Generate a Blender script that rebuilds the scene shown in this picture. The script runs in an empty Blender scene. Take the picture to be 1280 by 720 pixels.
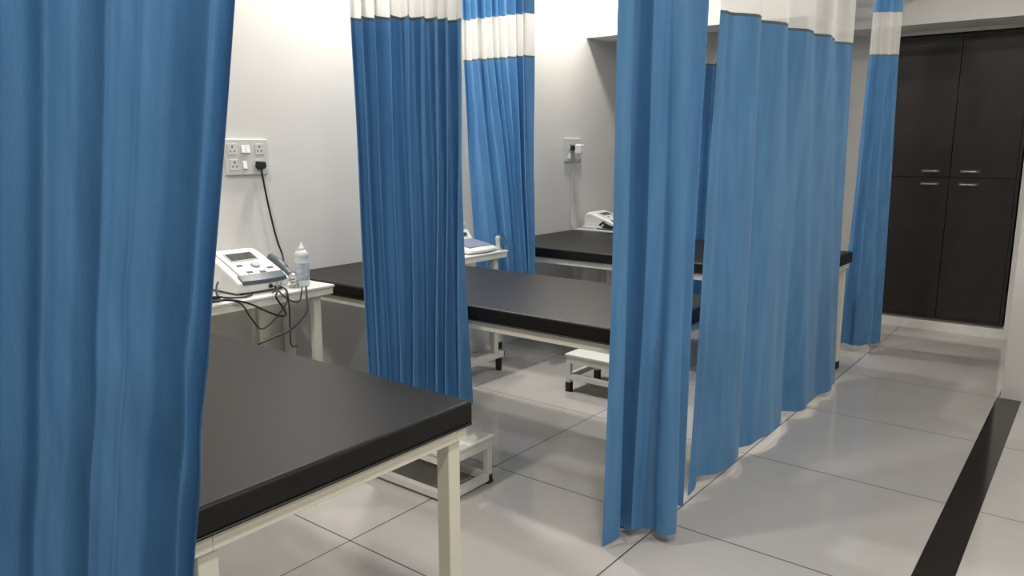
import bpy, bmesh, math, random
from mathutils import Vector, Matrix
C = bpy.context.scene.collection
PI = math.pi

# ------------------------------------------------------------------ materials
def mat(name, col, rough=.5, metal=0.0, spec=.5, noise=0.0, nscale=20, bump=0.0, bscale=200,
        coat=0.0, sheen=0.0, trans=0.0, alpha=1.0, aniso=0.0):
    m = bpy.data.materials.new(name); m.use_nodes = True
    nt = m.node_tree; b = nt.nodes['Principled BSDF']
    b.inputs['Base Color'].default_value = (*col, 1)
    b.inputs['Roughness'].default_value = rough
    b.inputs['Metallic'].default_value = metal
    b.inputs['Specular IOR Level'].default_value = spec
    b.inputs['Coat Weight'].default_value = coat
    b.inputs['Sheen Weight'].default_value = sheen
    b.inputs['Anisotropic'].default_value = aniso
    tc = nt.nodes.new('ShaderNodeTexCoord')
    if noise:
        n = nt.nodes.new('ShaderNodeTexNoise'); n.inputs['Scale'].default_value = nscale
        n.inputs['Detail'].default_value = 4
        nt.links.new(tc.outputs['Object'], n.inputs['Vector'])
        r = nt.nodes.new('ShaderNodeValToRGB')
        r.color_ramp.elements[0].position = .3; r.color_ramp.elements[1].position = .7
        r.color_ramp.elements[0].color = (*[c*(1-noise) for c in col], 1)
        r.color_ramp.elements[1].color = (*[min(1, c*(1+noise)) for c in col], 1)
        nt.links.new(n.outputs['Fac'], r.inputs['Fac'])
        nt.links.new(r.outputs['Color'], b.inputs['Base Color'])
    if bump:
        n2 = nt.nodes.new('ShaderNodeTexNoise'); n2.inputs['Scale'].default_value = bscale
        nt.links.new(tc.outputs['Object'], n2.inputs['Vector'])
        bp = nt.nodes.new('ShaderNodeBump'); bp.inputs['Strength'].default_value = bump
        bp.inputs['Distance'].default_value = .002
        nt.links.new(n2.outputs['Fac'], bp.inputs['Height'])
        nt.links.new(bp.outputs['Normal'], b.inputs['Normal'])
    if trans or alpha < 1:
        out = nt.nodes['Material Output']; last = b.outputs[0]
        if trans:
            tr = nt.nodes.new('ShaderNodeBsdfTranslucent'); tr.inputs['Color'].default_value = (*col, 1)
            mx = nt.nodes.new('ShaderNodeMixShader'); mx.inputs[0].default_value = trans
            nt.links.new(last, mx.inputs[1]); nt.links.new(tr.outputs[0], mx.inputs[2]); last = mx.outputs[0]
        if alpha < 1:
            tp = nt.nodes.new('ShaderNodeBsdfTransparent')
            mx = nt.nodes.new('ShaderNodeMixShader'); mx.inputs[0].default_value = alpha
            nt.links.new(tp.outputs[0], mx.inputs[1]); nt.links.new(last, mx.inputs[2]); last = mx.outputs[0]
        nt.links.new(last, out.inputs['Surface'])
    return m

def fabric_mat(name, col, dark):
    """blue crepe-satin: colour mottling stretched along the drop, fine weave bump, soft satin highlight"""
    m = bpy.data.materials.new(name); m.use_nodes = True
    nt = m.node_tree; N = nt.nodes; L = nt.links; b = N['Principled BSDF']
    tc = N.new('ShaderNodeTexCoord'); mp = N.new('ShaderNodeMapping')
    mp.inputs['Scale'].default_value = (30, 30, 3)
    L.new(tc.outputs['Object'], mp.inputs['Vector'])
    n = N.new('ShaderNodeTexNoise'); n.inputs['Scale'].default_value = 1; n.inputs['Detail'].default_value = 5
    L.new(mp.outputs[0], n.inputs['Vector'])
    r = N.new('ShaderNodeValToRGB'); r.color_ramp.elements[0].position = .32; r.color_ramp.elements[1].position = .68
    r.color_ramp.elements[0].color = (*dark, 1); r.color_ramp.elements[1].color = (*col, 1)
    L.new(n.outputs['Fac'], r.inputs['Fac']); L.new(r.outputs['Color'], b.inputs['Base Color'])
    b.inputs['Roughness'].default_value = .37
    b.inputs['Specular IOR Level'].default_value = .6
    b.inputs['Specular Tint'].default_value = (.65, .85, 1, 1)
    b.inputs['Sheen Weight'].default_value = .25; b.inputs['Sheen Roughness'].default_value = .4
    b.inputs['Sheen Tint'].default_value = (.5, .75, 1, 1)
    mp2 = N.new('ShaderNodeMapping'); mp2.inputs['Scale'].default_value = (420, 420, 160)
    L.new(tc.outputs['Object'], mp2.inputs['Vector'])
    n2 = N.new('ShaderNodeTexNoise'); n2.inputs['Scale'].default_value = 1; n2.inputs['Detail'].default_value = 2
    L.new(mp2.outputs[0], n2.inputs['Vector'])
    bp = N.new('ShaderNodeBump'); bp.inputs['Strength'].default_value = .5; bp.inputs['Distance'].default_value = .0012
    L.new(n2.outputs['Fac'], bp.inputs['Height']); L.new(bp.outputs[0], b.inputs['Normal'])
    tr = N.new('ShaderNodeBsdfTranslucent'); L.new(r.outputs['Color'], tr.inputs['Color'])
    mx = N.new('ShaderNodeMixShader'); mx.inputs[0].default_value = .12
    L.new(b.outputs[0], mx.inputs[1]); L.new(tr.outputs[0], mx.inputs[2])
    L.new(mx.outputs[0], N['Material Output'].inputs['Surface'])
    return m

TX, TY, TS = -1.17, 1.61, .805
def floor_mat():
    m = bpy.data.materials.new('polished_tile'); m.use_nodes = True
    nt = m.node_tree; N = nt.nodes; L = nt.links; b = N['Principled BSDF']
    tc = N.new('ShaderNodeTexCoord'); sx = N.new('ShaderNodeSeparateXYZ'); L.new(tc.outputs['Object'], sx.inputs[0])
    def M(op, a, bb=None, c=None):
        n = N.new('ShaderNodeMath'); n.operation = op
        for i, v in enumerate((a, bb, c)):
            if v is None: continue
            if isinstance(v, (int, float)): n.inputs[i].default_value = v
            else: L.new(v, n.inputs[i])
        return n.outputs[0]
    def joint(o, off):
        d = M('PINGPONG', M('SUBTRACT', o, off), TS/2)
        return M('LESS_THAN', d, .0026)
    j = M('MAXIMUM', joint(sx.outputs[0], TX), joint(sx.outputs[1], TY))
    n = N.new('ShaderNodeTexNoise'); n.inputs['Scale'].default_value = 1.7; n.inputs['Detail'].default_value = 6
    L.new(tc.outputs['Object'], n.inputs['Vector'])
    r = N.new('ShaderNodeValToRGB'); r.color_ramp.elements[0].position = .3; r.color_ramp.elements[1].position = .75
    r.color_ramp.elements[0].color = (.46, .435, .41, 1); r.color_ramp.elements[1].color = (.52, .495, .47, 1)
    L.new(n.outputs['Fac'], r.inputs['Fac'])
    mx = N.new('ShaderNodeMixRGB'); L.new(j, mx.inputs[0]); L.new(r.outputs[0], mx.inputs[1])
    mx.inputs[2].default_value = (.045, .042, .04, 1); L.new(mx.outputs[0], b.inputs['Base Color'])
    n3 = N.new('ShaderNodeTexNoise'); n3.inputs['Scale'].default_value = 5; n3.inputs['Detail'].default_value = 5
    L.new(tc.outputs['Object'], n3.inputs['Vector'])
    ro = M('MULTIPLY_ADD', n3.outputs['Fac'], .06, .045)
    L.new(M('MULTIPLY_ADD', j, .4, ro), b.inputs['Roughness'])
    b.inputs['IOR'].default_value = 1.5; b.inputs['Specular IOR Level'].default_value = .62
    return m

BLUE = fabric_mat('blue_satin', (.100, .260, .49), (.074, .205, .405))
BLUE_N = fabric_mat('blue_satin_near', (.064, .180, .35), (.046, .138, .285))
SEAM = mat('grey_seam_tape', (.10, .15, .19), .8)
NET = mat('white_net', (.80, .79, .76), .8, trans=.35, alpha=.72)
WALL = mat('cream_wall_paint', (.70, .675, .635), .55, noise=.02, nscale=3, bump=.05, bscale=150)
CEIL = mat('white_ceiling_paint', (.8, .79, .77), .7, noise=.01)
SOFF = mat('white_beam_paint', (.78, .765, .73), .6, noise=.01)
TILE = floor_mat()
GRANITE = mat('black_granite', (.022, .019, .017), .09, noise=.3, nscale=120, spec=.5)
SKIRT = mat('white_skirting_tile', (.72, .70, .66), .2, noise=.02)
VINYL = mat('black_vinyl', (.0085, .008, .0076), .42, noise=.12, nscale=15, bump=.06, bscale=260, spec=.26)
PIPE = mat('black_vinyl_piping', (.012, .012, .012), .5, noise=.1)
CREAM = mat('cream_enamel', (.72, .70, .60), .35, noise=.02)
WHITEM = mat('white_enamel', (.74, .73, .69), .3, noise=.02)
SHELFW = mat('white_laminate', (.74, .73, .70), .3, noise=.02)
RUBBER = mat('black_rubber', (.012, .012, .012), .6, noise=.1)
DARKWOOD = mat('dark_brown_laminate', (.020, .0155, .0135), .38, noise=.22, nscale=9, bump=.05, bscale=90, spec=.4)
DARKGAP = mat('dark_gap', (.006, .005, .005), .8, noise=.1)
STEEL = mat('brushed_steel', (.55, .53, .5), .3, metal=.9, noise=.05)
PLASTIC = mat('white_plastic', (.74, .74, .72), .35, noise=.015)
PLASTIC2 = mat('plate_plastic', (.60, .59, .56), .35, noise=.015)
SWITCH = mat('switch_plastic', (.82, .81, .79), .3, noise=.01)
GREYP = mat('grey_plastic', (.075, .095, .108), .4, noise=.05)
GREYL = mat('light_grey_plastic', (.42, .43, .43), .4, noise=.04)
BLUEG = mat('blue_grey_plastic', (.22, .25, .32), .4, noise=.1, nscale=60)
SCREEN = mat('lcd_screen', (.075, .075, .07), .15, noise=.35, nscale=45)
CABLE = mat('black_cable', (.010, .010, .010), .45, noise=.1)
WCABLE = mat('white_cable', (.6, .59, .57), .5, noise=.03)
BOTTLE = mat('bottle_plastic', (.74, .76, .78), .3, noise=.02, trans=.15)
LABEL = mat('bottle_label', (.44, .49, .55), .5, noise=.4, nscale=45)
LAMPW = mat('lamp_rim', (.8, .8, .8), .4, noise=.01)
def emis(name, col, s):
    m = bpy.data.materials.new(name); m.use_nodes = True
    b = m.node_tree.nodes['Principled BSDF']
    b.inputs['Base Color'].default_value = (.8, .8, .8, 1)
    b.inputs['Emission Color'].default_value = (*col, 1); b.inputs['Emission Strength'].default_value = s
    return m
LED = emis('led_diffuser', (1, .95, .88), 6)

# ------------------------------------------------------------------ helpers
def obj(name, bm, m, parent=None, smooth=False, bevel=0.0, seg=2):
    me = bpy.data.meshes.new(name)
    bmesh.ops.recalc_face_normals(bm, faces=bm.faces)
    bm.to_mesh(me); bm.free()
    if smooth:
        for p in me.polygons: p.use_smooth = True
    for mm in (m if isinstance(m, (list, tuple)) else [m]): me.materials.append(mm)
    o = bpy.data.objects.new(name, me); C.objects.link(o)
    if parent is not None: o.parent = parent
    if bevel:
        md = o.modifiers.new('bevel', 'BEVEL'); md.width = bevel; md.segments = seg
        md.limit_method = 'ANGLE'; md.angle_limit = math.radians(40)
        if not smooth:
            for p in me.polygons: p.use_smooth = True
            md.harden_normals = True
    return o
def thing(name, label, cat, loc=(0, 0, 0), rz=0, group=None):
    o = bpy.data.objects.new(name, None); C.objects.link(o); o.empty_display_size = .05
    o.location = loc; o.rotation_euler = (0, 0, rz); return tag(o, label, cat, group)
def tag(o, label, cat, group=None):
    o['label'] = label; o['category'] = cat
    if group: o['group'] = group
    return o
def struct(name, bm, m, **k):
    o = obj(name, bm, m, **k); o['kind'] = 'structure'; return o
def dup(root, loc, label, rz=None, skip=()):
    r = root.copy(); C.objects.link(r); r.location = loc; r['label'] = label
    if rz is not None: r.rotation_euler = (0, 0, rz)
    for ch in list(root.children):
        c = ch.copy(); C.objects.link(c); c.parent = r
        for g in list(ch.children):
            d = g.copy(); C.objects.link(d); d.parent = c
    return r
def box(bm, x0, x1, y0, y1, z0, z1):
    v = [bm.verts.new(p) for p in ((x0,y0,z0),(x1,y0,z0),(x1,y1,z0),(x0,y1,z0),(x0,y0,z1),(x1,y0,z1),(x1,y1,z1),(x0,y1,z1))]
    for f in ((0,3,2,1),(4,5,6,7),(0,1,5,4),(1,2,6,5),(2,3,7,6),(3,0,4,7)): bm.faces.new([v[i] for i in f])
    return bm
def B(*a): return box(bmesh.new(), *a)
def catmull(pts, n=10):
    P = [Vector(p) for p in pts]; P = [P[0]*2-P[1]] + P + [P[-1]*2-P[-2]]
    out = []
    for i in range(1, len(P)-2):
        for k in range(n):
            t = k/n; a, b, c, d = P[i-1], P[i], P[i+1], P[i+2]
            out.append(.5*((2*b)+(c-a)*t+(2*a-5*b+4*c-d)*t*t+(3*b-a-3*c+d)*t**3))
    out.append(P[-2].copy()); return out
def tube(pts, r, smooth=True, seg=8, bm=None, n=8):
    bm = bm or bmesh.new()
    P = catmull(pts, n) if smooth else [Vector(p) for p in pts]
    rings = []; up = Vector((.31, .17, .93)).normalized()
    for i, p in enumerate(P):
        t = (P[min(i+1, len(P)-1)]-P[max(i-1, 0)]).normalized()
        if abs(t.dot(up)) > .98: up = Vector((1, 0, .1)).normalized()
        a = t.cross(up).normalized(); b2 = t.cross(a).normalized(); up = -b2 if b2.dot(up) < 0 else b2
        a = t.cross(up).normalized()
        rr = r[min(i, len(r)-1)] if isinstance(r, (list, tuple)) else r
        rings.append([bm.verts.new(p + a*rr*math.cos(2*PI*k/seg) + up*rr*math.sin(2*PI*k/seg)) for k in range(seg)])
    for i in range(len(rings)-1):
        for k in range(seg):
            bm.faces.new((rings[i][k], rings[i][(k+1) % seg], rings[i+1][(k+1) % seg], rings[i+1][k]))
    bm.faces.new(rings[0]); bm.faces.new(rings[-1]); return bm
def lathe(prof, seg=24, bm=None, c=(0, 0, 0)):
    bm = bm or bmesh.new(); R = []
    for r, z in prof:
        R.append([bm.verts.new((c[0]+r*math.cos(2*PI*k/seg), c[1]+r*math.sin(2*PI*k/seg), c[2]+z)) for k in range(seg)])
    for i in range(len(R)-1):
        for k in range(seg): bm.faces.new((R[i][k], R[i][(k+1) % seg], R[i+1][(k+1) % seg], R[i+1][k]))
    bm.faces.new(R[0]); bm.faces.new(R[-1]); return bm

# ------------------------------------------------------------------ camera
cam = bpy.data.cameras.new('camera'); co = bpy.data.objects.new('camera', cam); C.objects.link(co)
cam.sensor_width = 36; cam.lens = 956/1280*36; cam.clip_start = .02
co.location = (0, 0, 1.36)
co.rotation_euler = (PI/2-math.atan(176/956), 0, math.radians(37.9))
bpy.context.scene.camera = co

# ------------------------------------------------------------------ room
WX, XR, YF, YB, H = -3.27, 2.2, -2.6, 6.9, 2.85
struct('floor', B(WX-.2, XR+.2, YF-.2, YB+.2, -.1, 0), TILE)
struct('ceiling', B(WX-.2, XR+.2, YF-.2, YB+.2, H, H+.1), CEIL)
struct('wall_left', B(WX-.2, WX, YF-.2, YB+.2, 0, H), WALL)
struct('wall_right', B(XR, XR+.2, YF-.2, YB+.2, 0, H), WALL)
struct('wall_front', B(WX, XR, YF-.2, YF, 0, H), WALL)
bm = bmesh.new()
CY, CL, CR, CZ0, CZ1 = 6.40, -1.37, -.51, .088, 2.15
box(bm, WX, CL-.01, CY, YB+.2, 0, H); box(bm, CL-.01, -.355, CY, YB+.2, CZ1+.01, H)
box(bm, CR+.01, -.355, CY, YB+.2, 0, CZ1+.01); box(bm, CL-.01, CR+.01, YB, YB+.2, 0, CZ1+.01)
box(bm, CL-.01, CR+.01, CY+.02, YB, 0, CZ0-.003)
struct('wall_back', bm, WALL)
struct('wall_corridor', B(-.355, XR, 4.845, YB+.2, 0, H), WALL)
struct('baseboard_back', B(CL-.012, -.357, CY-.015, CY, 0, .07), SKIRT)
struct('trim_1', B(-.372, -.258, YF, 4.843, -.01, .0008), GRANITE)
struct('trim_2', B(WX, -1.62, 5.12, 5.42, 2.175, H), SOFF)
struct('trim_3', B(WX, -.357, 6.02, CY, 2.185, H), SOFF)

# ------------------------------------------------------------------ built-in cupboard
cup = thing('built_in_cupboard', 'tall dark brown four-door cupboard built into the far end wall', 'cupboard', (0, CY, 0))
bm = bmesh.new()
box(bm, CL, CL+.02, -.008, .45, CZ0, CZ1); box(bm, CR-.02, CR, -.008, .45, CZ0, CZ1)
box(bm, CL+.02, CR-.02, -.008, .45, CZ1-.025, CZ1); box(bm, CL+.02, CR-.02, -.008, .45, CZ0, CZ0+.02)
box(bm, CL+.02, CR-.02, .012, .45, CZ0+.02, CZ1-.025)
obj('carcass', bm, DARKWOOD, cup)
cm, zm = (CL+CR)/2, 1.143
for x0, x1 in ((CL+.022, cm-.002), (cm+.002, CR-.022)):
    for z0, z1, up in ((CZ0+.022, zm-.002, 0), (zm+.002, CZ1-.027, 1)):
        d = obj('door', B(x0, x1, -.012, .010, z0, z1), DARKWOOD, cup, bevel=.0015)
        hx = (cm-.125) if x1 < cm else (cm+.125)
        hz = zm+.045 if up else zm-.048
        bm = bmesh.new()
        tube([(hx-.05, -.012, hz), (hx-.05, -.036, hz), (hx-.044, -.04, hz), (hx+.044, -.04, hz), (hx+.05, -.036, hz), (hx+.05, -.012, hz)], .0055, False, 8, bm)
        lathe_c = None
        h = obj('handle', bm, STEEL, d, smooth=True)
        bm = bmesh.new(); box(bm, hx-.062, hx+.062, -.0145, -.0121, hz-.011, hz+.011)
        obj('handle_plate', bm, mat('handle_backplate', (.16, .15, .14), .35, metal=.6, noise=.1) if 'handle_backplate' not in bpy.data.materials else bpy.data.materials['handle_backplate'], d)

# ------------------------------------------------------------------ beds
def rounded_slab(x0, x1, y0, y1, z0, z1):
    return B(x0, x1, y0, y1, z0, z1)
def bed(label, xh, xf, y0, y1, zt=.735, leg_in=.025):
    cx, cy = (xh+xf)/2, (y0+y1)/2
    t = thing('examination_bed', label, 'bed', (cx, cy, 0), 0, 'examination beds')
    hx, hy = (xf-xh)/2, (y1-y0)/2
    m = obj('mattress', B(-hx, hx, -hy, hy, zt-.062, zt), VINYL, t, bevel=.011, seg=4)
    bm = bmesh.new()
    for z in (zt-.058,):
        tube([(-hx+.01, -hy-.001, z), (hx-.01, -hy-.001, z), (hx+.001, -hy+.01, z), (hx+.001, hy-.01, z), (hx-.01, hy+.001, z), (-hx+.01, hy+.001, z)], .003, False, 6, bm)
    obj('piping', bm, PIPE, m, smooth=True)
    zr = zt-.062; e = .012; w = .038
    bm = bmesh.new()   # angle-iron rim with cross bars
    for s in (-1, 1):
        box(bm, -hx+e, hx-e, min(s*(hy-e), s*(hy-e-w)), max(s*(hy-e), s*(hy-e-w)), zr-.036, zr)
        box(bm, min(s*(hx-e), s*(hx-e-w)), max(s*(hx-e), s*(hx-e-w)), -hy+e+w, hy-e-w, zr-.036, zr)
    for k in (-.5, 0, .5): box(bm, k*hx-.015, k*hx+.015, -hy+e+w, hy-e-w, zr-.028, zr)
    box(bm, -hx+.06, hx-.06, -hy+.06, hy-.06, zr-.008, zr-.0005)
    obj('frame', bm, CREAM, t, bevel=.002)
    for sx in (-1, 1):
        for sy in (-1, 1):
            lx, ly = sx*(hx-leg_in-.021), sy*(hy-leg_in-.021)
            l = obj('leg', B(lx-.021, lx+.021, ly-.021, ly+.021, .028, zr-.037), CREAM, t, bevel=.003)
            obj('rubber_foot', B(lx-.0225, lx+.0225, ly-.0225, ly+.0225, 0, .05), RUBBER, l, bevel=.003)
    return t
bed('long black padded examination bed in the foreground beside the large near curtain', WX+.02, -1.205, .628, 1.39)
bed('black padded bed in the middle, between the gathered and the swept blue curtains', WX+.02, -1.24, 2.272, 3.06, leg_in=.004)
bed('farthest black padded examination bed, partly hidden behind the wide blue curtain', WX+.02, -1.20, 3.91, 4.93)

# ------------------------------------------------------------------ step stools
def stool(label, x0, x1, y0, y1, h, sled):
    t = thing('step_stool', label, 'step stool', ((x0+x1)/2, (y0+y1)/2, 0), 0, 'step stools')
    a, b = (x1-x0)/2, (y1-y0)/2
    obj('top', B(-a-.006, a+.006, -b-.006, b+.006, h-.014, h), WHITEM, t, bevel=.003)
    r = .0135
    bm = bmesh.new()
    for s in (-1, 1):
        box(bm, -a+2*r, a-2*r, min(s*b, s*(b-2*r)), max(s*b, s*(b-2*r)), h-.05, h-.0145)
        box(bm, min(s*a, s*(a-2*r)), max(s*a, s*(a-2*r)), -b+2*r, b-2*r, h-.05, h-.0145)
    obj('top_frame', bm, WHITEM, t)
    zl = .012 if sled else .075
    bm = bmesh.new()
    for s in (-1, 1):
        box(bm, -a+2*r, a-2*r, min(s*b, s*(b-2*r)), max(s*b, s*(b-2*r)), zl, zl+2*r)
        box(bm, min(s*a, s*(a-2*r)), max(s*a, s*(a-2*r)), -b+2*r, b-2*r, zl, zl+2*r)
    obj('bottom_rail', bm, WHITEM, t)
    for sx in (-1, 1):
        for sy in (-1, 1):
            lx, ly = sx*(a-r), sy*(b-r)
            l = obj('leg', B(lx-r, lx+r, ly-r, ly+r, .012, h-.0145), WHITEM, t, bevel=.002)
            fz = .010 if sled else .055
            obj('rubber_foot', B(lx-r-.002, lx+r+.002, ly-r-.002, ly+r+.002, 0, fz if not sled else .013), RUBBER, l)
            if sled: obj('end_cap', B(lx+(r if sx > 0 else -r-.003), lx+(r+.003 if sx > 0 else -r), ly-.009, ly+.009, .014, .038), RUBBER, l)
    return t
stool('low cream metal step stool with white top just behind the nearest bed leg', -2.34, -1.885, 2.015, 2.29, .205, True)
stool('low white metal step stool with black rubber feet below the middle bed', -2.315, -1.86, 3.47, 3.80, .22, False)

# ------------------------------------------------------------------ instrument tables
def itable(label, x0, x1, y0, y1, h=.75):
    t = thing('instrument_table', label, 'table', ((x0+x1)/2, (y0+y1)/2, 0), 0, 'instrument tables')
    a, b = (x1-x0)/2, (y1-y0)/2
    obj('tabletop', B(-a, a, -b, b, h-.012, h), SHELFW, t, bevel=.003)
    bm = bmesh.new()
    for s in (-1, 1):
        box(bm, -a+.006, a-.006, min(s*(b-.006), s*(b-.031)), max(s*(b-.006), s*(b-.031)), h-.042, h-.0125)
        box(bm, min(s*(a-.006), s*(a-.031)), max(s*(a-.006), s*(a-.031)), -b+.031, b-.031, h-.042, h-.0125)
    obj('apron', bm, CREAM, t, bevel=.002)
    for sx in (-1, 1):
        for sy in (-1, 1):
            lx, ly = sx*(a-.05), sy*(b-.075)
            l = obj('leg', B(lx-.016, lx+.016, ly-.02, ly+.02, .1185, h-.0425), CREAM, t, bevel=.003)
    for sx in (-1, 1):
        lx = sx*(a-.05)
        r = obj('bottom_rail', B(lx-.018, lx+.018, -b+.005, b-.005, .082, .118), CREAM, t, bevel=.002)
        for sy in (-1, 1):
            obj('end_cap', B(lx-.017, lx+.017, min(sy*(b-.005), sy*(b+.003)), max(sy*(b-.005), sy*(b+.003)), .083, .117), RUBBER, r)
            fy = sy*(b-.035)
            obj('rubber_foot', lathe([(.017, 0), (.02, .005), (.02, .075), (.016, .0815)], 16, None, (lx, fy, 0)), RUBBER, r, smooth=False)
    bm = bmesh.new(); box(bm, -a+.068, a-.068, -.016, .016, .085, .115)
    obj('stretcher', bm, CREAM, t)
    return t
itable('white instrument table by the wall holding the therapy machine and gel bottle', WX+.015, -2.725, 1.44, 2.195)
itable('white instrument table with a slim white device, between middle bed and far curtain', WX+.015, -2.83, 3.10, 3.60)
itable('white instrument table at the back wall beside the farthest bed', WX+.015, -2.80, 4.96, 5.46, .74)

# ------------------------------------------------------------------ therapy machine
def machine(label, loc, rz, w=.225, d=.27, hf=.05, hb=.15):
    """front faces +X; origin at the middle of the base"""
    t = thing('therapy_machine', label, 'medical device', loc, rz)
    prof = [(d/2-.02, .008), (d/2-.004, hf*.55), (d/2, hf), (d/2-.035, hf+.022), (-d/2+.085, hb-.012), (-d/2+.055, hb), (-d/2+.02, hb-.005), (-d/2, hb-.03), (-d/2+.006, .008)]
    bm = bmesh.new(); rings = []
    NY = 13
    for j in range(NY):
        v = -1+2*j/(NY-1)
        e = 1-abs(v)**6*.10
        ring = []
        for i, (x, z) in enumerate(prof):
            xx = x - (.018*v*v if x > 0 else 0)
            zz = .008+(z-.008)*e
            ww = w/2*(1+.04*(1-z/hb))
            ring.append(bm.verts.new((xx, v*ww, zz)))
        rings.append(ring)
    n = len(prof)
    for j in range(NY-1):
        for i in range(n): bm.faces.new((rings[j][i], rings[j][(i+1) % n], rings[j+1][(i+1) % n], rings[j+1][i]))
    bm.faces.new(rings[0]); bm.faces.new(rings[-1][::-1])
    body = obj('body', bm, PLASTIC, t, bevel=.006, seg=3)
    # sloped control panel frame
    P0 = Vector((d/2-.035, 0, hf+.022)); P1 = Vector((-d/2+.085, 0, hb-.012))
    ax = (P1-P0).normalized(); nn = Vector((-ax.z, 0, ax.x)); 
    if nn.z < 0: nn = -nn
    L = (P1-P0).length
    def onp(s, y, hgt=0): return P0+ax*(s*L)+Vector((0, y, 0))+nn*hgt
    def plate(s0, s1, y0, y1, h0, h1):
        b_ = bmesh.new(); vs = [b_.verts.new(onp(s, y, hh)) for hh in (h0, h1) for s, y in ((s0, y0), (s1, y0), (s1, y1), (s0, y1))]
        for f in ((0,1,2,3),(4,7,6,5),(0,4,5,1),(1,5,6,2),(2,6,7,3),(3,7,4,0)): b_.faces.new([vs[i] for i in f])
        return b_
    pn = obj('control_panel', plate(.04, 1.02, -w*.40, w*.40, -.004, .0022), mat('panel_plastic', (.68, .69, .68), .4, noise=.02) if 'panel_plastic' not in bpy.data.materials else bpy.data.materials['panel_plastic'], t, bevel=.002)
    obj('screen_frame', plate(.60, .97, -w*.30, w*.26, .002, .0045), GREYL, t)
    obj('screen', plate(.64, .93, -w*.27, w*.23, .0046, .0056), SCREEN, t)
    def disc(s, y, r, h0, h1, m, nm):
        b_ = bmesh.new(); c0, c1 = [], []
        for k in range(20):
            u = Vector((0, math.cos(2*PI*k/20)*r, 0))+ax*(math.sin(2*PI*k/20)*r)
            c0.append(b_.verts.new(onp(s, y, h0)+u)); c1.append(b_.verts.new(onp(s, y, h1)+u*.86))
        for k in range(20): b_.faces.new((c0[k], c0[(k+1) % 20], c1[(k+1) % 20], c1[k]))
        b_.faces.new(c1); b_.faces.new(c0[::-1]); return obj(nm, b_, m, t)
    disc(.36, w*.05, .021, .002, .012, GREYL, 'knob')
    for s, y, sz in ((.42, -w*.23, .013), (.12, -w*.18, .013), (.08, w*.06, .014), (.20, w*.27, .014)):
        obj('button', plate(s-.035, s+.035, y-sz, y+sz, .002, .005), GREYP, t, bevel=.001)
    # grey wrap-around front lip
    bm = bmesh.new(); R = []
    for j in range(15):
        v = -1+2*j/14; dx = -.02*v*v
        y = v*w*.44
        top = .026*(1-.25*v*v)
        R.append([bm.verts.new((d/2+dx-.030, y, hf+.021)), bm.verts.new((d/2+dx-.028-top*.2, y, hf+.027)), bm.verts.new((d/2+dx+.006, y, hf+.006)), bm.verts.new((d/2+dx+.008, y, hf-.012)), bm.verts.new((d/2+dx-.012, y, hf-.012))])
    for j in range(14):
        for i in range(5): bm.faces.new((R[j][i], R[j][(i+1) % 5], R[j+1][(i+1) % 5], R[j+1][i]))
    bm.faces.new(R[0]); bm.faces.new(R[-1][::-1])
    obj('front_lip', bm, GREYP, t, bevel=.002)
    for y in (w*.08, w*.22, w*.33):
        o = obj('connector', lathe([(.009, 0), (.009, .018), (.006, .02)], 12), RUBBER if y < w*.2 else GREYL, t)
        o.rotation_euler = (0, PI/2, 0); o.location = (d/2-.018, y, hf*.48)
    for sx in (-1, 1):
        for sy in (-1, 1): obj('foot', lathe([(.009, 0), (.009, .009)], 10, None, (sx*(d/2-.045), sy*(w/2-.03), 0)), RUBBER, t)
    return t
M1 = machine('white therapy machine with grey front lip and sloped screen, beside the gel bottle', (-2.935, 1.885, .7508), 0, .245, .30, .055, .165)

# probe and holder leaning on the right flank of the machine
t = thing('ultrasound_probe', 'dark grey handheld probe leaning behind the right side of the therapy machine', 'probe', (-2.90, 2.055, .75), 0)
bm = tube([(-.10, .0, .118), (-.05, .0, .100), (.0, .0, .072), (.045, .0, .046)], [.017]*8+[.021]*9+[.016]*8, True, 12)
obj('handle', bm, GREYP, t, smooth=True)
bm = tube([(.045, 0, .046), (.062, 0, .036), (.075, 0, .030)], [.014, .016, .02, .022, .023], True, 14)
obj('probe_head', bm, STEEL, t, smooth=True)
obj('cradle', B(-.12, -.06, -.016, .016, 0, .098), GREYL, t, bevel=.006)
# rolled white lead
t = obj('lead_coil', tube([(-2.80+.015*math.cos(a*.5), 2.028+.013*math.sin(a*.5), .756+.0011*a) for a in range(0, 40)], .004, True, 6, None, 2), WCABLE, None, True)
tag(t, 'small coil of white lead lying between therapy machine and gel bottle', 'cable')

# gel bottle
t = thing('gel_bottle', 'white squeeze bottle with pale blue label beside the therapy machine', 'bottle', (-2.80, 2.078, .75), 0)
b_ = obj('body', lathe([(.027, 0), (.0305, .006), (.0305, .115), (.0275, .125), (.0275, .130), (.0305, .136), (.029, .148), (.020, .160), (.014, .164)], 28), BOTTLE, t, smooth=True)
obj('label_band', lathe([(.0308, .030), (.0312, .032), (.0312, .105), (.0308, .107)], 28), LABEL, t, smooth=True)
obj('cap', lathe([(.014, .164), (.0145, .166), (.0145, .174), (.008, .178), (.005, .192), (.003, .196)], 20), PLASTIC, t, smooth=True)

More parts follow.
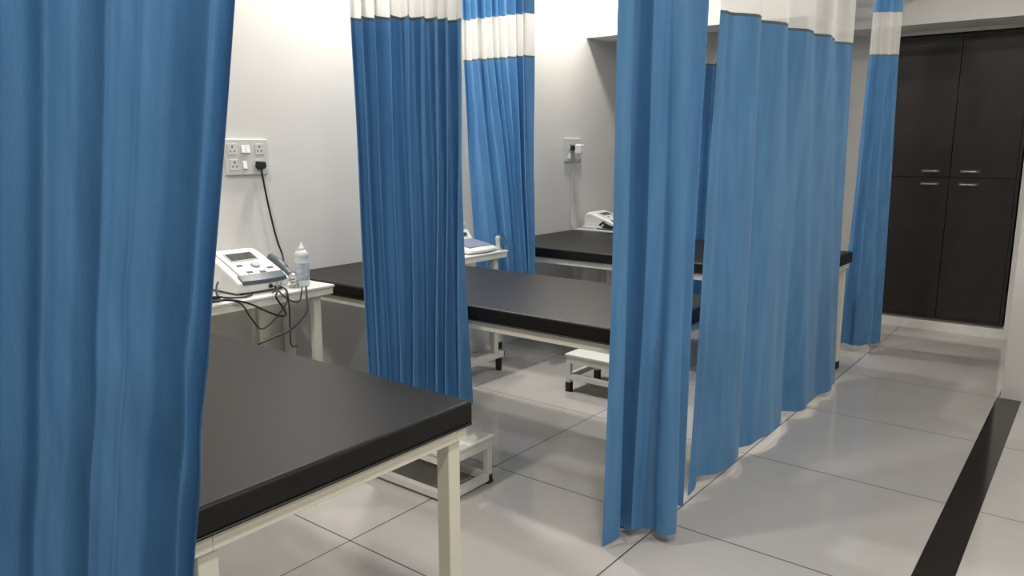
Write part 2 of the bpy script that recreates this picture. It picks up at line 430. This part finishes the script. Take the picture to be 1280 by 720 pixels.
# cables of the machine
def cable(label, pts, r=.0035, m=CABLE, t=None):
    t = t or M1
    p = Vector(t.location)
    o = obj('cable', tube([Vector(q)-p for q in pts], r, True, 8), m, t, True); o['label'] = label; return o
cable('thin black cable dipping in the deepest loop below the therapy machine', [(-2.80, 1.55, .756), (-2.74, 1.60, .760), (-2.715, 1.655, .762), (-2.695, 1.70, .742), (-2.69, 1.733, .684), (-2.69, 1.778, .627), (-2.69, 1.83, .644), (-2.69, 1.876, .681), (-2.697, 1.914, .713), (-2.703, 1.922, .750), (-2.722, 1.928, .768), (-2.74, 1.93, .772), (-2.766, 1.925, .779)], .003)
cable('thick black cable running along the table front edge under the therapy machine', [(-2.86, 1.56, .757), (-2.735, 1.60, .763), (-2.713, 1.652, .766), (-2.693, 1.729, .742), (-2.69, 1.80, .701), (-2.69, 1.867, .667), (-2.69, 1.902, .665), (-2.694, 1.888, .703), (-2.698, 1.865, .745), (-2.715, 1.885, .768), (-2.74, 1.900, .774), (-2.766, 1.905, .778)], .0042)
cable('black cable drooping from the table front corner down towards the nearest bed', [(-2.745, 2.055, .757), (-2.72, 2.035, .762), (-2.698, 2.018, .74), (-2.66, 1.989, .674), (-2.66, 1.95, .634), (-2.66, 1.894, .602), (-2.66, 1.823, .589), (-2.66, 1.738, .573)], .0042)
cable('black cable hanging straight down in front of the table leg', [(-2.745, 1.945, .758), (-2.72, 1.935, .762), (-2.698, 1.924, .74), (-2.69, 1.921, .681), (-2.69, 1.92, .604), (-2.69, 1.921, .53), (-2.69, 1.95, .518)], .003)
cable('short black cable looping over the table edge below the gel bottle', [(-2.755, 2.04, .757), (-2.72, 2.012, .762), (-2.70, 1.993, .742), (-2.70, 1.981, .71), (-2.695, 1.941, .716), (-2.700, 1.905, .742), (-2.718, 1.89, .766), (-2.745, 1.88, .757)], .003)
cable('black cable curled on the table beside the left side of the therapy machine', [(-2.93, 1.745, .80), (-2.90, 1.72, .79), (-2.87, 1.70, .768), (-2.83, 1.685, .759), (-2.77, 1.70, .759), (-2.75, 1.75, .757), (-2.77, 1.80, .757)], .0042)
cable('bundled black cable lying at the left end of the front table', [(-2.85, 1.62, .757), (-2.80, 1.66, .758), (-2.76, 1.64, .759), (-2.78, 1.60, .76), (-2.82, 1.63, .765), (-2.78, 1.67, .766)], .005)

# ------------------------------------------------------------------ wall sockets
def plate(label, y, z, w, h):
    t = thing('socket_plate', label, 'wall socket', (WX, y, z), 0)
    obj('plate', B(0, .014, -w/2, w/2, -h/2, h/2), PLASTIC2, t, bevel=.004)
    return t
def rocker(t, y, z, w=.021, h=.036):
    bm = bmesh.new()
    v = [bm.verts.new(p) for p in ((.014, y-w/2, z-h/2), (.014, y+w/2, z-h/2), (.014, y+w/2, z+h/2), (.014, y-w/2, z+h/2), (.0225, y-w/2, z-h/2), (.0225, y+w/2, z-h/2), (.017, y+w/2, z+h/2), (.017, y-w/2, z+h/2))]
    for f in ((0,3,2,1),(4,5,6,7),(0,1,5,4),(1,2,6,5),(2,3,7,6),(3,0,4,7)): bm.faces.new([v[i] for i in f])
    obj('switch', bm, SWITCH, t, bevel=.001)
def outlet(t, y, z):
    o = obj('outlet', B(.0138, .0165, y-.024, y+.024, z-.026, z+.026), PLASTIC2, t, bevel=.002)
    for dy, dz, r in ((0, .012, .0045), (-.0105, -.008, .0035), (.0105, -.008, .0035)):
        h = obj('pin_hole', lathe([(r, .0), (r, .0006)], 12), RUBBER, o); h.rotation_euler = (0, PI/2, 0); h.location = (.0163, y+dy, z+dz)
pl = plate('white socket plate with switches above the therapy machine, black plug in it', 2.135, 1.314, .228, .168)
outlet(pl, -.078, .036); rocker(pl, -.020, .038); rocker(pl, .004, .038); outlet(pl, .068, .036)
outlet(pl, -.070, -.036); rocker(pl, -.016, -.036); outlet(pl, .062, -.036)
def plug(t, y, z, m=RUBBER, name='plug'):
    bm = bmesh.new()
    a = [(-.020, .016), (.020, .016), (.026, -.010), (.013, -.024), (-.013, -.024), (-.026, -.010)]
    f0 = [bm.verts.new((.0170, y+p, z+q)) for p, q in a]; f1 = [bm.verts.new((.046, y+p*.85, z+q*.85)) for p, q in a]
    for k in range(6): bm.faces.new((f0[k], f0[(k+1) % 6], f1[(k+1) % 6], f1[k]))
    bm.faces.new(f0[::-1]); bm.faces.new(f1)
    return obj(name, bm, m, t, bevel=.003)
off = Vector((WX, 2.197, 1.278))-Vector(M1.location)
cd = obj('power_cord', tube([Vector(p)+off for p in [(.033, .001, -.045), (.034, .012, -.12), (.034, .026, -.20), (.036, .045, -.30), (.04, .062, -.38), (.06, .072, -.445), (.09, .05, -.485), (.13, -.02, -.50), (.16, -.10, -.505), (.175, -.19, -.49)]], .0048, True, 8), CABLE, M1, True)
cd['label'] = 'black power cord running up to the wall plate'
o = plug(cd, 0, 0); o.location = off
o = obj('strain_relief', tube([(.032, 0, -.02), (.032, .001, -.035), (.033, .002, -.05)], [.008, .006, .005], True, 8), RUBBER, cd, True); o.location = off
pl = plate('white socket plate on the back wall above the far table, adapter plugged in', 4.943, 1.338, .225, .175)
outlet(pl, -.045, .03); rocker(pl, .07, .03); outlet(pl, .06, -.04); rocker(pl, -.06, -.045)
obj('lower_strip', B(.0141, .018, -.112, .112, -.0865, -.060), GREYL, pl, bevel=.002)
t = thing('power_adapter', 'white adapter on a black plug in the far wall socket, thin cord below', 'adapter', (WX, 4.92, 1.355), 0)
plug(t, 0, .005)
obj('adapter_body', B(.047, .095, -.012, .044, -.045, .025), SWITCH, t, bevel=.008, seg=3)
obj('cord', tube([(.07, .015, -.046), (.068, .014, -.08), (.03, .012, -.14), (.012, .01, -.2), (.01, .008, -.4), (.01, .006, -.56), (.03, .02, -.606)], .004, True, 8), WCABLE, t, True)

# ------------------------------------------------------------------ second device (slim, with handle and leads)
t = thing('muscle_stimulator', 'slim white and blue-grey device with looped lead on the middle table', 'medical device', (-2.995, 3.405, .75), 0)
bm = bmesh.new(); R = []
pr = [(.15, .006), (.155, .022), (.13, .034), (-.05, .066), (-.09, .122), (-.14, .125), (-.15, .085), (-.15, .006)]
for j in range(9):
    v = -1+2*j/8
    R.append([bm.verts.new((x-.02*v*v*(x > .1), v*.125*(1-.05*(z > .05)), z*(1-.06*v**4)+.0004)) for x, z in pr])
for j in range(8):
    for i in range(8): bm.faces.new((R[j][i], R[j][(i+1) % 8], R[j+1][(i+1) % 8], R[j+1][i]))
bm.faces.new(R[0]); bm.faces.new(R[-1][::-1])
obj('body', bm, PLASTIC, t, bevel=.005)
bm = bmesh.new()
v = [bm.verts.new(p) for p in ((.115, -.10, .0375), (.115, .10, .0375), (-.045, .10, .0635), (-.045, -.10, .0635), (.115, -.10, .041), (.115, .10, .041), (-.045, .10, .067), (-.045, -.10, .067))]
for f in ((0,3,2,1),(4,5,6,7),(0,1,5,4),(1,2,6,5),(2,3,7,6),(3,0,4,7)): bm.faces.new([v[i] for i in f])
obj('control_panel', bm, BLUEG, t)
obj('screen', tube([(-.066, -.07, .092), (-.066, .07, .092)], .012, False, 6), SCREEN, t)
obj('carry_handle', tube([(-.12, -.10, .118), (-.10, -.09, .145), (-.095, 0, .15), (-.10, .09, .145), (-.12, .10, .118)], .010, True, 10), PLASTIC, t, True)
t = thing('electrode_holder', 'grey upright applicator with a curved lead at the right of the middle table', 'probe', (-2.88, 3.562, .7504), 0)
obj('body', lathe([(.022, 0), (.022, .01), (.014, .02), (.014, .06), (.017, .075), (.010, .085)], 16), GREYL, t, True)
obj('lead', tube([(0, .003, .084), (.005, .02, .098), (.012, .045, .075), (.018, .062, .03), (.03, .055, .006), (.02, .03, .005)], .0035, True, 8), GREYP, t, True)
# ---- third device on the far table
M3 = machine('white therapy machine on the far table near the back wall', (-3.06, 5.145, .7408), 0, .25, .28, .05, .13)
t = obj('paper_box', B(-3.19, -3.075, 4.972, 5.010, .7405, .762), PLASTIC, None, bevel=.002)
tag(t, 'small flat white box at the near edge of the far table', 'box')
for lb, pts in (
    ('black cable heaped beside the far therapy machine', [(-3.04, 4.985, .775), (-3.01, 5.0, .80), (-2.99, 4.985, .775), (-2.97, 5.0, .765), (-3.0, 4.99, .79), (-2.95, 4.985, .775), (-2.94, 5.0, .762), (-2.98, 4.99, .762), (-3.02, 5.0, .765)]),
    ('black cable looped in front of the far therapy machine', [(-2.93, 5.07, .79), (-2.90, 5.05, .82), (-2.89, 5.01, .83), (-2.90, 4.985, .79), (-2.93, 4.985, .765), (-2.97, 4.985, .764)])):
    cable(lb, pts, .008, t=M3)

# ------------------------------------------------------------------ curtains
def resample(P, n):
    P = [Vector((p[0], p[1])) for p in P]; d = [0]
    for i in range(1, len(P)): d.append(d[-1]+(P[i]-P[i-1]).length)
    out = []; j = 0
    for k in range(n):
        s = d[-1]*k/(n-1)
        while j < len(P)-2 and d[j+1] < s: j += 1
        f = 0 if d[j+1] == d[j] else (s-d[j])/(d[j+1]-d[j])
        out.append(P[j].lerp(P[j+1], min(1, max(0, f))))
    return out
def sm(t): t = min(1, max(0, t)); return t*t*(3-2*t)
ZR = 2.42
def curtain(label, top, hem, zs, zh, nf, at, ab, seed, lobe=.5, zn=2.12, drop=None, ncol=None, m=BLUE, raw=False, ease=1.0, wob=.35, flare=0.0, loc=None, wrinkle=0.0, hp=1.0, big=()):
    """top / hem: plan lines of the cloth at the net seam height zs and at the hem height zh"""
    rnd = random.Random(seed)
    n = ncol or nf*14+1
    if raw:
        k = n//(len(top)-1)+1
        def rr(P):
            P = [Vector((p[0], p[1], 0)) for p in P]; out = []
            for i in range(len(P)-1):
                for q in range(k): out.append(P[i].lerp(P[i+1], q/k))
            out.append(P[-1])
            for _ in range(3):
                out = [out[0]]+[(out[i-1]+out[i]*2+out[i+1])/4 for i in range(1, len(out)-1)]+[out[-1]]
            return [Vector((p.x, p.y)) for p in out]
        T, Hm = rr(top), rr(hem); n = len(T)
    else:
        T = resample([(p.x, p.y) for p in catmull([(*q, 0) for q in top], 12)], n)
        Hm = resample([(p.x, p.y) for p in catmull([(*q, 0) for q in hem], 12)], n)
    if hp != 1.0:
        H2 = []
        for i in range(n):
            q = (1-(1-i/(n-1))**hp)*(n-1); a = min(int(q), n-2); H2.append(Hm[a].lerp(Hm[a+1], q-a))
        Hm = H2
    kk = [rnd.uniform(1-wob, 1+wob) for _ in range(nf+2)]
    amps = [rnd.uniform(1-wob, 1+wob*.8) for _ in range(nf+2)]
    acc = [0]
    for q in range(nf): acc.append(acc[-1]+kk[q])
    tot = acc[-1]
    def fold(u):
        s = u*tot; i = 0
        while i < nf-1 and acc[i+1] < s: i += 1
        f = (s-acc[i])/kk[i]
        a0 = amps[i]
        lob = abs(math.sin(PI*f))**.75*2-1
        sn = math.cos(2*PI*(f-.5))
        return a0*(lobe*lob+(1-lobe)*sn), a0*math.sin(2*PI*f)
    F = [fold(i/(n-1)) for i in range(n)]
    drift = [rnd.uniform(-1, 1) for _ in range(8)]
    def pos(i, z):
        u = i/(n-1)
        t = (zs-z)/(zs-zh); tt = max(-.3, t)
        e = tt**ease if tt > 0 else tt*.3
        P = T[i].lerp(Hm[i], e)
        a_, b_ = max(0, i-2), min(n-1, i+2)
        tg = (T[b_].lerp(Hm[b_], e)-T[a_].lerp(Hm[a_], e))
        if raw: tg = (T[-1].lerp(Hm[-1], e)-T[0].lerp(Hm[0], e))
        tg = tg.normalized() if tg.length > 1e-6 else Vector((1, 0)); nm = Vector((tg.y, -tg.x))
        am = at+(ab-at)*sm(t)
        wv = math.sin(u*9+drift[0]*3+t*3)*.3+math.sin(u*17+drift[1]*3-t*4)*.2
        P = P+nm*(F[i][0]*am+wv*am*.5*sm(t*1.5))+tg*(F[i][1]*am*.35)
        P = P+tg*(math.sin(t*5+drift[2]*4+u*7)*.006*sm(t*2))
        for bu, bw, bd in big: P = P+nm*bd*math.exp(-((u-bu)/bw)**2)
        if wrinkle:
            P = P+nm*(wrinkle*math.sin(z*26+u*31+3*math.sin(u*19))*math.exp(-((z-.98-.10*math.sin(u*23))/.16)**2))
        if flare and t > .8: P = P+nm*(flare*((t-.8)/.2)**2*F[i][0])
        zz = z
        if t > .6: zz = z - (drop(u) if drop else 0)*sm((t-.6)/.4) + .006*math.sin(u*37+drift[3]*3)*sm((t-.7)/.3)
        return Vector((P.x, P.y, zz))
    c = pos(n//2, (zs+zh)/2); loc0 = Vector((c.x, c.y, 0))
    root = thing('cubicle_curtain', label, 'curtain', loc0, 0, 'cubicle curtains')
    def sheet(name, z1, z0, rows, mt, dz=0):
        bm = bmesh.new(); G = []
        for r in range(rows+1):
            z = z1+(z0-z1)*r/rows
            G.append([bm.verts.new(pos(i, z)-loc0) for i in range(n)])
        for r in range(rows):
            for i in range(n-1): bm.faces.new((G[r][i], G[r][i+1], G[r+1][i+1], G[r+1][i]))
        return obj(name, bm, mt, root, smooth=True)
    sheet('header', ZR-.016, zn, 6, m); sheet('net_panel', zn, zs+.006, 7, NET)
    sheet('seam_tape', zs+.006, zs-.006, 1, SEAM); sheet('fabric_panel', zs-.006, zh, 44, m)
    return root

# plan lines, metres (corridor rail at x = -1.13)
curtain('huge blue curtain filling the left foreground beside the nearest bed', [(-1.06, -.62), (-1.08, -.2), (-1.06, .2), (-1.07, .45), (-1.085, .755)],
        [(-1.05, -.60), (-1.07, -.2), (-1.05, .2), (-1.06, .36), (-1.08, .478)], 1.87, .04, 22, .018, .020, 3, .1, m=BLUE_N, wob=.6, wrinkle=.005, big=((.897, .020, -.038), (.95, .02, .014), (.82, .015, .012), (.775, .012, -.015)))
curtain('gathered blue curtain hanging between the nearest bed and the middle bed', [(-2.385, 2.05), (-2.30, 2.07), (-2.2, 2.11), (-2.13, 2.2), (-2.075, 2.345)],
        [(-2.35, 2.06), (-2.24, 2.07), (-2.12, 2.10), (-1.98, 2.14), (-1.905, 2.175)], 1.84, .35, 9, .040, .042, 5, .7, wob=.25, flare=0)
curtain('blue curtain with swept diagonal folds behind the middle table', [(-3.235, 3.68), (-3.05, 3.68), (-2.90, 3.69), (-2.80, 3.70), (-2.745, 3.71)],
        [(-3.20, 3.71), (-2.98, 3.73), (-2.84, 3.73), (-2.78, 3.72), (-2.735, 3.71)], 1.88, .42, 9, .036, .026, 8, .6, wob=.4, hp=2.2)
curtain('narrow bunched blue curtain in the centre beside the corridor, near the middle bed', [(-1.215, 2.125), (-1.24, 2.185), (-1.17, 2.23), (-1.12, 2.27), (-1.16, 2.42), (-1.135, 2.56)],
        [(-1.215, 2.12), (-1.255, 2.205), (-1.17, 2.255), (-1.10, 2.28), (-1.165, 2.47), (-1.15, 2.565)], 1.86, .035, 5, .028, .030, 11, .5, drop=lambda u: .03*max(0, 1-u*9), wob=.3)
T4 = [(-1.205, 2.86), (-1.195, 2.905), (-1.12, 2.955), (-1.165, 3.096), (-1.105, 3.22), (-1.15, 3.37), (-1.085, 3.455), (-1.108, 3.594), (-1.062, 3.71), (-1.112, 3.92), (-1.06, 4.0)]
T4 = [(x-.015, y+.045) for x, y in T4]; T4[-1] = (-1.07, 4.09); T4[0] = (-1.213, 2.82); T4[1] = (-1.20, 2.91)
H4 = [(-1.185, 2.66), (-1.190, 2.78), (-1.12, 2.965), (-1.185, 3.18), (-1.135, 3.32), (-1.135, 3.553), (-1.195, 3.75), (-1.105, 3.878), (-1.147, 4.108), (-1.094, 4.291), (-1.150, 4.52)]
curtain('wide blue curtain with flat stepped pleats along the corridor line', T4, H4, 1.855, .042, 10, .004, .007, 21, .2, ncol=140, raw=True, drop=lambda u: .045*max(0, 1-u*14))
curtain('farthest narrow blue curtain hanging next to the dark cupboard', [(-1.235, 5.07), (-1.20, 5.08), (-1.15, 5.12), (-1.085, 5.17)],
        [(-1.365, 5.37), (-1.29, 5.37), (-1.21, 5.40), (-1.12, 5.60)], 1.9, .045, 4, .014, .02, 31, .4, zn=2.145)
curtain('blue curtain glimpsed through the gap between the two corridor curtains', [(-2.62, 5.6), (-2.4, 5.6), (-2.1, 5.6), (-1.85, 5.6)],
        [(-2.66, 5.6), (-2.4, 5.6), (-2.1, 5.6), (-1.85, 5.6)], 1.97, .06, 8, .03, .035, 41, .5, zn=2.24)

# curtain rails hung from the ceiling
def rail(label, pts, hang):
    t = thing('curtain_rail', label, 'curtain rail', (0, 0, 0), 0, 'curtain rails')
    obj('track', tube(pts, .0125, False, 10), LAMPW, t, True)
    for x, y in hang: obj('hanger_rod', tube([(x, y, ZR+.012), (x, y, H)], .006, False, 8), LAMPW, t, True)
    return t
rail('long white curtain rail running along the corridor side of the beds', [(-1.12, -.7, ZR), (-1.12, 5.95, ZR)], [(-1.12, y) for y in (-.6, 1, 2.7, 4.4, 5.9)])
rail('short white curtain rail across the gap after the nearest bed', [(WX, 2.14, ZR), (-1.15, 2.14, ZR)], [(-2.6, 2.14), (-1.5, 2.14)])
rail('short white curtain rail across the gap after the middle bed', [(WX, 3.67, ZR), (-1.15, 3.67, ZR)], [(-2.6, 3.67), (-1.5, 3.67)])
rail('short white curtain rail behind the farthest bed', [(WX, 5.6, ZR), (-1.15, 5.6, ZR)], [(-2.7, 5.6), (-1.5, 5.6)])

# ------------------------------------------------------------------ lights
def lamp(x, y, power, size, label, col=(1, .955, .89)):
    t = thing('ceiling_light', label, 'ceiling light', (x, y, H), 0, 'ceiling lights')
    r = size/2
    obj('rim', lathe([(r, 0), (r+.02, -.002), (r+.02, -.014), (r, -.018), (r-.004, -.012)], 32), LAMPW, t, True)
    obj('diffuser', lathe([(r-.005, -.011), (r-.006, -.013)], 32), LED, t)
    l = bpy.data.lights.new('bulb', 'AREA'); l.shape = 'DISK'; l.size = size*.9; l.energy = power; l.color = col
    lo = bpy.data.objects.new('bulb', l); C.objects.link(lo); lo.parent = t; lo.location = (0, 0, -.03)
    return t
lamp(-3.02, 2.72, 44, .20, 'round ceiling light by the left wall above the middle bed')
lamp(-3.02, 4.65, 30, .20, 'round ceiling light by the left wall above the farthest bed')
lamp(-2.2, .85, 32, .22, 'round ceiling light above the nearest bed')
lamp(-1.29, 3.35, 18, .16, 'round ceiling light just inside the long curtain rail')
lamp(-.45, 4.6, 12, .30, 'round ceiling light over the far corridor')
lamp(-.1, .6, 34, .30, 'round ceiling light over the near corridor')
lamp(1.1, 2.0, 34, .30, 'round ceiling light on the open right side')

w = bpy.data.worlds.new('world'); bpy.context.scene.world = w; w.use_nodes = True
w.node_tree.nodes['Background'].inputs[0].default_value = (.9, .95, 1, 1)
w.node_tree.nodes['Background'].inputs[1].default_value = .3
vs = bpy.context.scene.view_settings
vs.view_transform = 'Standard'; vs.look = 'None'; vs.exposure = -.13; vs.gamma = 1
